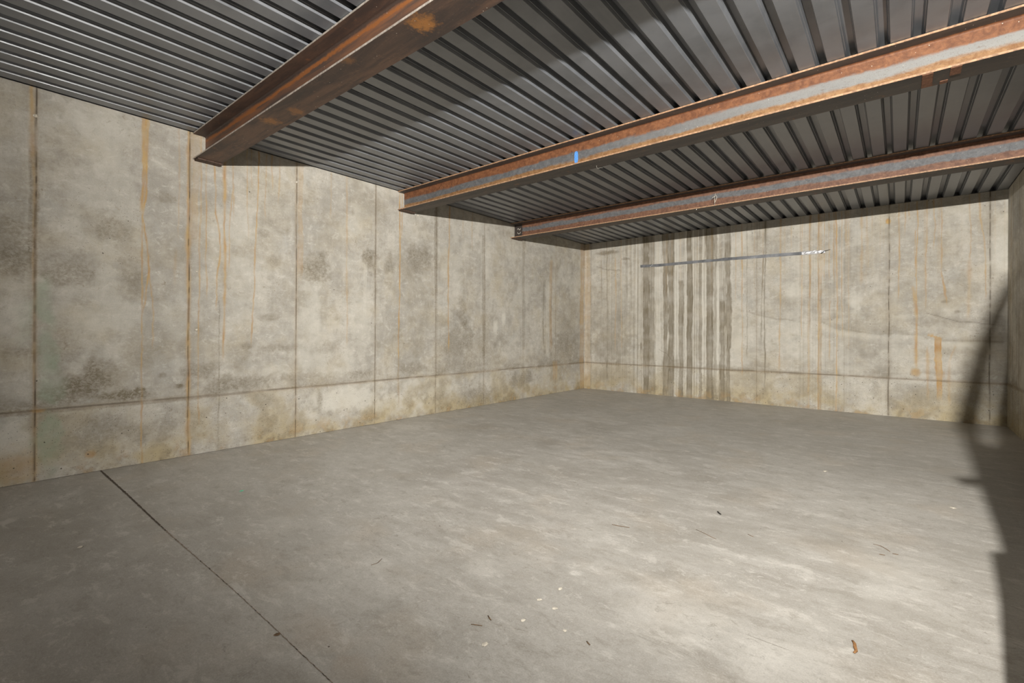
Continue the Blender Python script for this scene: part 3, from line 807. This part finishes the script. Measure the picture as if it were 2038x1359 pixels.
# short cracks
for pts in ([(1.47, .78), (1.60, .72), (1.70, .60)], [(.25, 2.30), (.45, 2.22), (.75, 2.19)], [(4.9, 1.33), (5.2, 1.22), (5.5, 1.18)]):
    xs = [p[0] for p in pts]; zc = np.interp(u, xs, [p[1] for p in pts]) + (vnoise((2, len(u)), (5, .05/P.du), P.rng)[0]-.5)*.02
    P.put('J', .45*np.exp(-((P.Z-zc[None, :])/.006)**2)*((u > xs[0]) & (u < xs[-1]))[None, :])
for cu, cz, ru, rz in ((2.95, .25, .40, .14), (4.85, .40, .40, .16), (5.05, .12, .45, .10), (4.6, .7, .2, .1)):
    P.L['H'] += .6*sstep(np.sqrt(((P.U-cu)/ru)**2 + ((P.Z-cz)/rz)**2), 1.2, .3)
o = grid_mesh('wall_back', P, lambda a, b: (a, 0*a, b), M['wall_wet'])
tag(o, kind='structure')
bm = bmesh.new(); add_box(bm, 0, W, .006, .25, 0, H)
tag(from_bm('wall_back', bm, M['wall']), kind='structure')

u = np.linspace(Y0, 0, 700)
P = Paint(u, np.linspace(0, H, 160), 31)
for k in range(1, 10): P.vjoint(-(k*PANEL-.25), .7, .2)
P.hjoint(SEAM, .7)
paint_wall(P, [('D', [(-.32, 2.7), (-.33, .1)], .05, .4), ('R', [(-.2, 2.6), (-.21, .6)], .03, .35), ('D', [(-.55, 2.7), (-.55, .3)], .04, .35)], [('D', -.4, .3, .4, .3, .5)])
tag(grid_mesh('wall_right', P, lambda a, b: (W+0*a, a, b), M['wall'], flip=True), kind='structure')
bm = bmesh.new(); add_box(bm, W+.006, W+.25, Y0, .25, 0, H)
tag(from_bm('wall_right', bm, M['wall']), kind='structure')

# wall behind the camera, with an unseen doorway behind the fill light
bm = bmesh.new()
add_box(bm, -.25, 1.1, Y0-.2, Y0, 0, H); add_box(bm, 2.1, W+.25, Y0-.2, Y0, 0, H); add_box(bm, 1.1, 2.1, Y0-.2, Y0, 2.1, H)
tag(from_bm('wall_front', bm, M['wall']), kind='structure')

# ------------------------------------------------------------------ floor
u = np.arange(0, W+.0001, .012); u[-1] = W
zf = np.arange(-8.2, .0001, .012); zf[-1] = 0
P = Paint(u, zf, 5)
for k, cu, cz, ru, rz, am in FLOOR_SPOTS: P.spot(k, cu, cz, ru, rz, am)
P.spot('G', 4.27, -6.16, .30, .22, .8)
wob = (vnoise((2, len(u)), (5, .25/P.du), P.rng)[0]-.5)*.010*np.clip((u-.8)/1.5, 0, 1)
jw = np.interp(u, [0, 1.5, 2.4, 3.2], [.0090, .0075, .0045, .0035])
ja = np.interp(u, [0, 1.6, 2.4, 3.4], [1., 1., .55, .35])*(.75+.5*vnoise((2, len(u)), (5, .06/P.du), P.rng)[0])
fine_j = None
def floor_fn(a, b): return a, b, 0*a
tag(grid_mesh('floor', P, floor_fn, M['floor']), kind='structure')
bm = bmesh.new(); add_box(bm, -.25, W+.25, Y0-.25, -8.2, -.15, 0)
tag(from_bm('floor', bm, M['floor']), kind='structure')
bm = bmesh.new(); add_box(bm, -.25, W+.25, -8.2, .25, -.15, -.006)
tag(from_bm('floor', bm, M['floor']), kind='structure')
# saw-cut joint: a narrow dark strip following the cut
M['cut'] = simple('dark_joint_strip', (.075, .058, .042), .95, 0, .4, 50)
bm = bmesh.new(); rr = random.Random(3); prev = None
for i in range(421):
    x = 0.002 + i*.0115
    jy = FLOOR_JOINT_Y - .008*x + (rr.random()-.5)*.002*min(1, max(0, x-.7)) + .004*math.sin(x*3.1)*min(1, x/2)
    hw = float(np.interp(x, [0, .9, 1.6, 2.4, 3.4, 4.8], [.0062, .0058, .0036, .0016, .0013, .0012]))*(.7+.6*rr.random())
    a = bm.verts.new((x, jy-hw, .0012)); b = bm.verts.new((x, jy+hw, .0012))
    if prev:
        f_ = bm.faces.new((prev[0], a, b, prev[1])); f_.material_index = 0 if x < 1.75 - .3*rr.random() else (1 if rr.random() > .12 else 0)
    prev = (a, b)
o = from_bm('trim_1', bm, M['cut']); o.data.materials.append(simple('dust_filled_cut', (.235, .19, .15), .95, 0, .3, 60)); tag(o, kind='structure')
# narrow dark strip on the floor along the left wall
bm = bmesh.new(); prev = None
for i in range(640):
    y = -8.1 + i*8.1/639; w = .0035+.004*rr.random()
    a = bm.verts.new((.0005, y, .0014)); b = bm.verts.new((w, y, .0014))
    if prev: bm.faces.new((prev[0], prev[1], b, a))
    prev = (a, b)
tag(from_bm('trim_2', bm, M['cut']), kind='structure')

# ------------------------------------------------------------------ ceiling deck
bm = bmesh.new()
prof = []
x = -.0635 + .0
nrib = int((W+.3)/PITCH)+1
X_FIRST = 3.04 - PITCH*20       # ribs measured along the back wall
for i in range(-1, nrib+1):
    xc = X_FIRST + i*PITCH       # centre of the groove
    lip = .0028
    g = [(-.0325, 0), (-.0315, .0012), (-.0268, .0200), (-.0246, .0212), (-.0175, .0498), (.0175, .0498), (.0246, .0212), (.0268, .0200), (.0315, .0012), (.0325, 0)]
    if i % 6 == 2:               # side lap between two sheets
        g = [(-.0345, -.0016), (-.0318, 0)] + g[1:]
    prof += [(xc+a, H+.0004+b) for a, b in g]
prof = [p for p in prof if -.2 < p[0] < W+.2]
prof = [(-.22, prof[0][1])] + prof + [(W+.22, prof[-1][1])]
ys = (Y0-.2, -7.5, -6.35, -4.25, -2.1, .22)
rows = [[bm.verts.new((px, yy, pz)) for px, pz in prof] for yy in ys]
for r1, r2 in zip(rows, rows[1:]):
    for k in range(len(prof)-1):
        bm.faces.new((r1[k], r1[k+1], r2[k+1], r2[k]))
o = from_bm('ceiling', bm, M['deck'])
tag(o, kind='structure')
bm = bmesh.new(); add_box(bm, -.25, W+.25, Y0-.2, .25, H+.0510, H+.15)     # slab poured on the deck
tag(from_bm('ceiling', bm, M['wall']), kind='structure')

# ------------------------------------------------------------------ steel beams
def ibeam(y0, web_mat, edge_mat, label, flange='flange'):
    root = empty('steel_beam', (0, y0+BEAM_W/2, BEAM_ZB))
    tag(root, label, 'beam', 'steel beams carrying the deck')
    def part(name, mat, *bx, bev=0.0):
        bm = bmesh.new(); x0, x1, ya, yb, za, zb_ = bx
        add_box(bm, x0, x1, ya, yb, za, zb_)
        if bev: bmesh.ops.bevel(bm, geom=bm.edges[:], offset=bev, segments=2, affect='EDGES')
        o = from_bm(name, bm, mat, root)
        o.matrix_parent_inverse = root.matrix_basis.inverted()
        return o
    hw = BEAM_W/2; tf = .0115; tw = .0085; yc = y0+hw
    xa, xb = .002, W-.002
    # web with root fillets
    bm = bmesh.new(); zt, zb_ = BEAM_ZT-tf, BEAM_ZB+tf
    pr = []
    def fil(sy, zc, up_):   # fillet points from flange into web
        pts = []
        for k in range(5):
            a = math.pi/2*k/4; r = .012
            pts.append((sy*(tw/2 + r - r*math.sin(a)), zc + up_*(r - r*math.cos(a))))
        return pts
    right_ = fil(1, zb_, 1) + fil(1, zt, -1)[::-1]
    left_ = [(-a, b) for a, b in right_][::-1]
    loop = right_ + left_
    for xx in (xa, xb):
        pr.append([bm.verts.new((xx, yc+a, b)) for a, b in loop])
    n = len(loop)
    for k in range(n):
        bm.faces.new((pr[0][k], pr[0][(k+1) % n], pr[1][(k+1) % n], pr[1][k]))
    bm.faces.new(pr[0]); bm.faces.new(pr[1][::-1])
    bmesh.ops.recalc_face_normals(bm, faces=bm.faces[:])
    w = from_bm('web', bm, web_mat, root); w.matrix_parent_inverse = root.matrix_basis.inverted()
    for nm, za, zc in (('bottom_flange', BEAM_ZB, BEAM_ZB+tf), ('top_flange', BEAM_ZT-tf, BEAM_ZT)):
        o = part(nm, M[flange], xa, xb, y0, y0+BEAM_W, za, zc, bev=.0012)
        o.data.materials.append(edge_mat)
        for p in o.data.polygons:
            c = p.center
            if c.y < y0+.0014: p.material_index = 1
    return root, part

beam1, part1 = ibeam(BEAM_Y[0], M['web_rusty'], M['edge_pale'], 'rusty brown steel beam closest to the camera, crossing the upper left of the deck', 'flange_brown')
beam2, part2 = ibeam(BEAM_Y[1], M['web_grey'], M['edge'], 'middle steel beam with orange rust band and blue paint mark on its web')
beam3, part3 = ibeam(BEAM_Y[2], M['web_even'], M['edge'], 'farthest steel beam, grey between two orange bands, with a pale wire on it')
def bearing(part, y0, x1=.085):
    o = part('bearing_plate', M['dark_plate'], .003, x1, y0+.012, y0+BEAM_W+.004, BEAM_ZB-.011, BEAM_ZB-.0005, bev=.001)
    o['label'] = 'dark rusty bearing plate'
for pt_, yy in ((part1, BEAM_Y[0]), (part2, BEAM_Y[1]), (part3, BEAM_Y[2])): bearing(pt_, yy)
def child(o, root):
    o.parent = root; o.matrix_parent_inverse = root.matrix_basis.inverted(); return o
# blue stroke on the middle beam's web
yw = BEAM_Y[1]+BEAM_W/2-.00425
bm = bmesh.new(); rr = random.Random(8)
outl = []
for k in range(24):
    a = 2*math.pi*k/24; ca, sa = math.cos(a), math.sin(a)
    outl.append((2.424+.019*math.copysign(abs(ca)**.5, ca)*(1+.12*(rr.random()-.5)), 2.608+.053*math.copysign(abs(sa)**.8, sa)))
f1 = [bm.verts.new((a, yw-.0014, b)) for a, b in outl]; f2 = [bm.verts.new((a, yw-.0002, b)) for a, b in outl]
bm.faces.new(f1); bm.faces.new(f2[::-1])
for k in range(24): bm.faces.new((f1[k], f2[k], f2[(k+1) % 24], f1[(k+1) % 24]))
o = child(from_bm('paint_mark', bm, M['blue']), beam2); o['label'] = 'vertical stroke of bright blue paint'
# rusty clip marks under the middle beam
def tab(x0, x1, y0_, y1_, lab):
    o = part2('clip_mark', M['rust_tab'], x0, x1, y0_, y1_, BEAM_ZB-.004, BEAM_ZB-.0003, bev=.001); o['label'] = lab
tab(4.735, 4.783, BEAM_Y[1]+.006, BEAM_Y[1]+.185, 'orange rusted rectangle where a clip sat')
tab(4.853, 4.899, BEAM_Y[1]+.004, BEAM_Y[1]+.105, 'brown rusted rectangle where a clip sat')
tab(4.815, 4.850, BEAM_Y[1]+.150, BEAM_Y[1]+.190, 'small orange rust smear at the flange edge')
# paint-marker letters at the far beam's wall end
yw = BEAM_Y[2]+BEAM_W/2-.0048
bm = bmesh.new()
def stroke(pts, r=.0038): add_tube(bm, [(a, yw, b) for a, b in pts], r, 6)
# an S turned on its side above a C turned on its side
stroke([(.062, 2.640), (.062, 2.656), (.074, 2.664), (.086, 2.656), (.092, 2.644), (.104, 2.636), (.117, 2.644), (.117, 2.662)])
stroke([(.066, 2.606), (.066, 2.590), (.080, 2.580), (.102, 2.580), (.116, 2.590), (.116, 2.606)])
o = child(from_bm('marker_writing', bm, M['chalk']), beam3); o['label'] = 'pale marker letters S and C turned sideways'
bm = bmesh.new(); bmesh.ops.create_icosphere(bm, subdivisions=2, radius=.011, matrix=Matrix.Translation((.012, BEAM_Y[2]+.045, BEAM_ZB+.0225)))
for v in bm.verts: v.co += Vector((rr.random()-.5, rr.random()-.5, rr.random()-.5))*.006
o = from_bm('mortar_crumb', bm, M['chip']); tag(o, 'white mortar crumb on the bottom flange of the farthest beam at the wall', 'mortar crumb')

# bent nail under the middle beam
bm = bmesh.new()
add_tube(bm, [(2.598, -4.192, BEAM_ZB-.0015), (2.600, -4.190, BEAM_ZB-.018), (2.612, -4.186, BEAM_ZB-.024), (2.62, -4.17, BEAM_ZB-.016), (2.625, -4.13, BEAM_ZB-.005)], .0016, 6)
add_tube(bm, [(2.598, -4.192, BEAM_ZB-.0002), (2.598, -4.192, BEAM_ZB-.0018)], .0045, 10)
tag(from_bm('bent_nail', bm, M['nail']), 'small bright bent nail stuck under the middle beam, right of the blue mark', 'nail')
# twisted tie wire on the far beam
bm = bmesh.new(); yb = BEAM_Y[2]
add_tube(bm, [(3.010, yb-.002, BEAM_ZB+.003), (3.012, yb-.004, 2.545), (3.008, yb-.001, 2.59), (3.006, yb+.02, 2.628), (3.004, yb+.05, 2.662)], .0026, 6)
add_tube(bm, [(3.013, yb-.004, 2.545), (3.030, yb-.003, 2.58), (3.034, yb-.001, 2.605), (3.026, yb+.006, 2.625), (3.006, yb+.016, 2.622), (2.985, yb-.006, 2.600)], .0024, 6)
tag(from_bm('tie_wire', bm, M['wire']), 'pale twisted tie wire hooked on the lower edge of the farthest beam', 'wire')
bm = bmesh.new(); bmesh.ops.create_icosphere(bm, subdivisions=1, radius=.0055, matrix=Matrix.Translation((2.801, BEAM_Y[2]+.02, BEAM_ZB-.0048)))
tag(from_bm('screw_tip', bm, M['nail']), 'bright screw tip under the farthest beam, left of the tie wire', 'screw')

# ------------------------------------------------------------------ strip of metal fixed on the back wall
root = empty('metal_strip', (1.128, -.004, 2.226))
tag(root, 'thin grey galvanised metal strip running nearly level high on the back wall', 'metal strip')
bm = bmesh.new(); rr = random.Random(4); prev = None
xs = np.linspace(1.125, 3.60, 66)
for i, xx in enumerate(xs):
    zc = float(np.interp(xx, [1.125, 1.45, 2.5, 3.60], [2.226, 2.216, 2.220, 2.206])); hh = .0225 + .0012*math.sin(i*.9)
    dy = -.005 - .002*math.sin(i*.35) ; tilt = .0035*math.sin(i*.21+.4) - .002*math.cos(i*.07)
    r = [bm.verts.new(p) for p in ((xx, dy-tilt, zc-hh), (xx, dy+tilt, zc+hh), (xx, dy+tilt+.0012, zc+hh), (xx, dy-tilt+.0012, zc-hh))]
    if prev:
        for k in range(4): bm.faces.new((prev[k], prev[(k+1) % 4], r[(k+1) % 4], r[k]))
    else: bm.faces.new(r)
    prev = r
bm.faces.new(prev[::-1]); bmesh.ops.recalc_face_normals(bm, faces=bm.faces[:])
child(from_bm('strip', bm, M['zinc']), root)
bm = bmesh.new(); prev = None
xs = np.linspace(3.56, 3.84, 12)
for i, xx in enumerate(xs):
    zc = float(np.interp(xx, [3.56, 3.84], [2.207, 2.202])); hh = .0245*(1-.25*max(0, (xx-3.7)/.13))
    ring = []
    for j in range(5):
        s_ = j/4*2-1
        ring.append(bm.verts.new((xx, -.009-.004*rr.random()-.004*(1-s_*s_), zc+s_*hh+(rr.random()-.5)*.003)))
    if prev:
        for j in range(4): bm.faces.new((prev[j], ring[j], ring[j+1], prev[j+1]))
    prev = ring
o = child(from_bm('crumpled_end', bm, M['foil']), root); o['label'] = 'bright crumpled foil-like end'
sm = o.modifiers.new('thickness', 'SOLIDIFY'); sm.thickness = .0008
bm = bmesh.new(); add_tube(bm, [(3.79, -.012, 2.180), (3.815, -.015, 2.192), (3.83, -.016, 2.207), (3.862, -.010, 2.214), (3.90, -.006, 2.226)], [.006, .0055, .005, .004, .0025], 6)
o = child(from_bm('bent_tip', bm, M['dark_metal']), root); o['label'] = 'thin dark bent tip'
bm = bmesh.new(); add_tube(bm, [(1.30, -.010, 2.204), (1.355, -.011, 2.236)], .004, 6)
o = child(from_bm('scratch_mark', bm, M['foil']), root); o['label'] = 'short bright slanted scratch'

# snapped form ties on the left wall joints
def tie(yy, zz, lab, s=1.0):
    bm = bmesh.new(); bmesh.ops.create_icosphere(bm, subdivisions=2, radius=.011*s, matrix=Matrix.Translation((.006*s, yy, zz)))
    r_ = random.Random(int(zz*1000))
    for v in bm.verts:
        v.co += Vector((r_.random()-.5, r_.random()-.5, r_.random()-.5))*.007*s; v.co.x = max(v.co.x, -.001)
    tag(from_bm('form_tie', bm, M['chip']), lab, 'form tie', 'snapped form ties on the left wall')
tie(-7.402, 2.538, 'pale form tie stub high on the leftmost wall joint')
tie(-5.565, 2.540, 'white form tie stub on the joint right of the nearest beam end', .9)
tie(-4.040, 2.500, 'white form tie stub tucked below the middle beam end', 1.1)
tie(-6.425, 1.065, 'pale form tie stub low on the joint beneath the nearest beam end', .8)
tie(-6.425, 1.56, 'pale form tie stub midway up the joint beneath the nearest beam end', .7)

# ------------------------------------------------------------------ litter on the floor
def sliver(name, pts, r, mat, lab, cat, flat=.5):
    bm = bmesh.new(); n = len(pts)
    rad = [r*(.45+.55*math.sin(math.pi*(i+.6)/(n+.2))) for i in range(n)]
    add_tube(bm, [(a, b, 0) for a, b in pts], rad, 7)
    for v in bm.verts: v.co.z = v.co.z*flat
    zmin = min(v.co.z for v in bm.verts)
    for v in bm.verts: v.co.z += -zmin + .0002
    return tag(from_bm(name, bm, mat, smooth=True), lab, cat)
def chip(x, y, s, mat, name, lab, cat, group=None, seed=0, el=1.4):
    r_ = random.Random(seed+7); bm = bmesh.new()
    bmesh.ops.create_icosphere(bm, subdivisions=2, radius=1)
    a = r_.random()*3
    for v in bm.verts:
        k = 1+.35*(r_.random()-.5)
        px, py = v.co.x*s*k*el, v.co.y*s*k
        v.co = Vector((x+px*math.cos(a)-py*math.sin(a), y+px*math.sin(a)+py*math.cos(a), max(0, (v.co.z+.55))*s*.30+.0003))
    return tag(from_bm(name, bm, mat), lab, cat, group)

root = sliver('dry_leaf', [(4.522, -5.828), (4.529, -5.843), (4.5315, -5.865), (4.536, -5.885), (4.531, -5.903)], .0055, M['leafm'], 'curled brown dry leaf lying on the floor near the bottom right', 'leaf', .35)
sliver('wood_sliver', [(3.422, -5.468), (3.46, -5.462), (3.515, -5.445)], .003, M['wood'], 'long brown wood sliver on the floor, mid room', 'wood sliver')
sliver('wood_sliver', [(3.462, -6.526), (3.478, -6.535), (3.490, -6.540)], .0026, M['wood'], 'dark wood sliver slanting on the near floor, close to a level one', 'wood sliver')
sliver('wood_sliver', [(3.450, -6.604), (3.468, -6.594), (3.487, -6.585)], .0022, M['wood'], 'thin wood sliver lying level on the near floor beside a slanting one', 'wood sliver')
sliver('wood_sliver', [(3.820, -6.418), (3.829, -6.424), (3.838, -6.428)], .0028, M['wood'], 'short dark wood sliver on the near floor, right of the pale chips', 'wood sliver')
sliver('twig', [(4.545, -4.838), (4.575, -4.840), (4.597, -4.866), (4.612, -4.890)], .0022, M['wood'], 'thin curved brown twig on the floor at right', 'twig')
sliver('twig', [(3.80, -5.236), (3.85, -5.256), (3.92, -5.292)], .0018, M['wood'], 'long thin faint twig lying mid floor', 'twig')
sliver('twig', [(4.030, -5.120), (4.044, -5.128), (4.060, -5.137)], .0022, M['wood'], 'short reddish twig on the floor, left of the curved twig', 'twig')
sliver('twig', [(2.80, -6.582), (2.805, -6.55), (2.786, -6.515)], .0018, M['wood'], 'thin grey twig on the floor left of centre', 'twig')
sliver('black_scrap', [(3.815, -4.895), (3.828, -4.915), (3.842, -4.930)], .0055, M['black'], 'small black curved scrap on the floor, mid right', 'scrap')
sliver('seed_pod', [(4.572, -4.958), (4.582, -4.956), (4.594, -4.953)], .0028, M['wood'], 'tiny brown seed on the floor left of its twin below the twig', 'seed')
sliver('seed_pod', [(4.622, -4.910), (4.632, -4.907), (4.643, -4.905)], .0028, M['wood'], 'tiny brown seed on the floor below the right end of the twig', 'seed')
chip(1.291, -6.551, .009, M['greenp'], 'plastic_scrap', 'tiny bright green scrap on the dark left floor', 'scrap', seed=3)
for i, (x_, y_, s_, lab) in enumerate([
    (3.548, -6.318, .0075, 'flat pale concrete chip left of two others on the near floor'),
    (3.627, -6.328, .0080, 'pale concrete chip right of the flat one on the near floor'),
    (3.580, -6.465, .0070, 'cream concrete chip nearest the lone dark wood slivers'),
    (3.566, -6.199, .0075, 'cream concrete chip just below the white patch in the floor'),
    (3.564, -6.653, .0090, 'pinkish white concrete chip at the bottom centre of the floor'),
    (3.730, -6.417, .0060, 'small cream concrete chip above the short dark sliver'),
    (4.205, -3.493, .0110, 'white concrete chip far back on the floor'),
    (4.900, -3.898, .0110, 'white concrete chip on the floor by the right-hand shadow'),
    (1.568, -7.385, .0100, 'tan concrete chip in the dark left corner of the floor'),
    (2.973, -7.077, .0080, 'brown speckled concrete crumb on the saw cut')]):
    chip(x_, y_, s_, M['wood'] if 'brown' in lab else M['chip'], 'concrete_chip', lab, 'concrete chip', 'concrete chips on the floor', i)

# ------------------------------------------------------------------ out of frame at right: flash stand and cut-out panel, both added for the shadow
LX, LY, LZ = LIGHT_POS
root = empty('added_flash_stand', (LX, LY, 0))  # unseen stand added under the flash
tag(root, 'black tripod flash stand beside the camera, added out of view', 'lamp stand')
bm = bmesh.new(); add_tube(bm, [(LX, LY-.09, .45), (LX, LY-.09, LZ+.02)], .012, 12); child(from_bm('pole', bm, M['dark_metal']), root)
for k in range(3):
    a = math.radians(200+70*k) 
    bm = bmesh.new(); add_tube(bm, [(LX, LY-.09, .55), (LX+.30*math.cos(a), LY-.09+.30*math.sin(a), .011)], .010, 10); child(from_bm('leg', bm, M['dark_metal']), root)
bm = bmesh.new(); add_box(bm, LX-.05, LX+.05, LY-.10, LY-.012, LZ-.04, LZ+.04)
bmesh.ops.bevel(bm, geom=bm.edges[:], offset=.006, segments=2, affect='EDGES'); child(from_bm('flash_head', bm, M['dark_metal']), root)

PY = LY + .90
def lp(a, e): return (LX + a*.90, PY, LZ + e*.90)
root = empty('shadow_cutout', (4.95, PY, 0))  # cut-out added out of view only to cast the right-hand shadow
tag(root, 'added plywood cut-out with a slanted rod, unseen, casting the right-hand shadow', 'shadow cut-out')
shadow_edge_pts = [(-.012, -1.7), (-.003, -1.357), (.0239, -.99), (.0316, -.79), (.047, -.775), (.0475, -.698), (.0434, -.5875), (.0411, -.487), (.0401, -.405), (.0375, -.317), (.0385, -.300)]  # outline shaped to the edge of the shadow on the floor
outl = [lp(a, e) for a, e in shadow_edge_pts]
outl.insert(0, (outl[0][0], PY, .001))
outl += [lp(.0625, -.300), lp(.0615, -.345), lp(.067, -.378), lp(.075, -.376), lp(.080, -.342), lp(.0785, -.297), lp(.0835, -.229), lp(.0905, -.166), lp(.104, -.12), lp(.25, -.10)]
outl += [(LX+.225, PY, .001)]
bm = bmesh.new()
A_ = [bm.verts.new((p[0], p[1]-.009, p[2])) for p in outl]; B_ = [bm.verts.new((p[0], p[1]+.009, p[2])) for p in outl]
bm.faces.new(A_); bm.faces.new(B_[::-1]); n = len(outl)
for k in range(n): bm.faces.new((A_[k], B_[k], B_[(k+1) % n], A_[(k+1) % n]))
bmesh.ops.recalc_face_normals(bm, faces=bm.faces[:]); bmesh.ops.triangulate(bm, faces=bm.faces[:])
child(from_bm('panel', bm, M['plywood']), root)
bm = bmesh.new(); q = [lp(.050, -.33), lp(.0505, -.30), lp(.069, -.1875), lp(.084, -.125), lp(.096, -.088), lp(.11, -.06)]  # rod added to cast the slanted band on the back wall
add_tube(bm, q, [.0148, .0148, .0132, .0115, .0095, .007], 12); child(from_bm('prop', bm, M['plywood']), root)
bm = bmesh.new(); add_tube(bm, [lp(.060, -.50), lp(.030, -.515), lp(.021, -.52)], [.010, .010, .0155], 12); child(from_bm('handle', bm, M['dark_metal']), root)  # knob added for the bump in the floor shadow's edge
bm = bmesh.new(); add_box(bm, 4.93, 5.10, PY-.16, PY+.16, 0.001, .04); child(from_bm('foot', bm, M['plywood']), root)
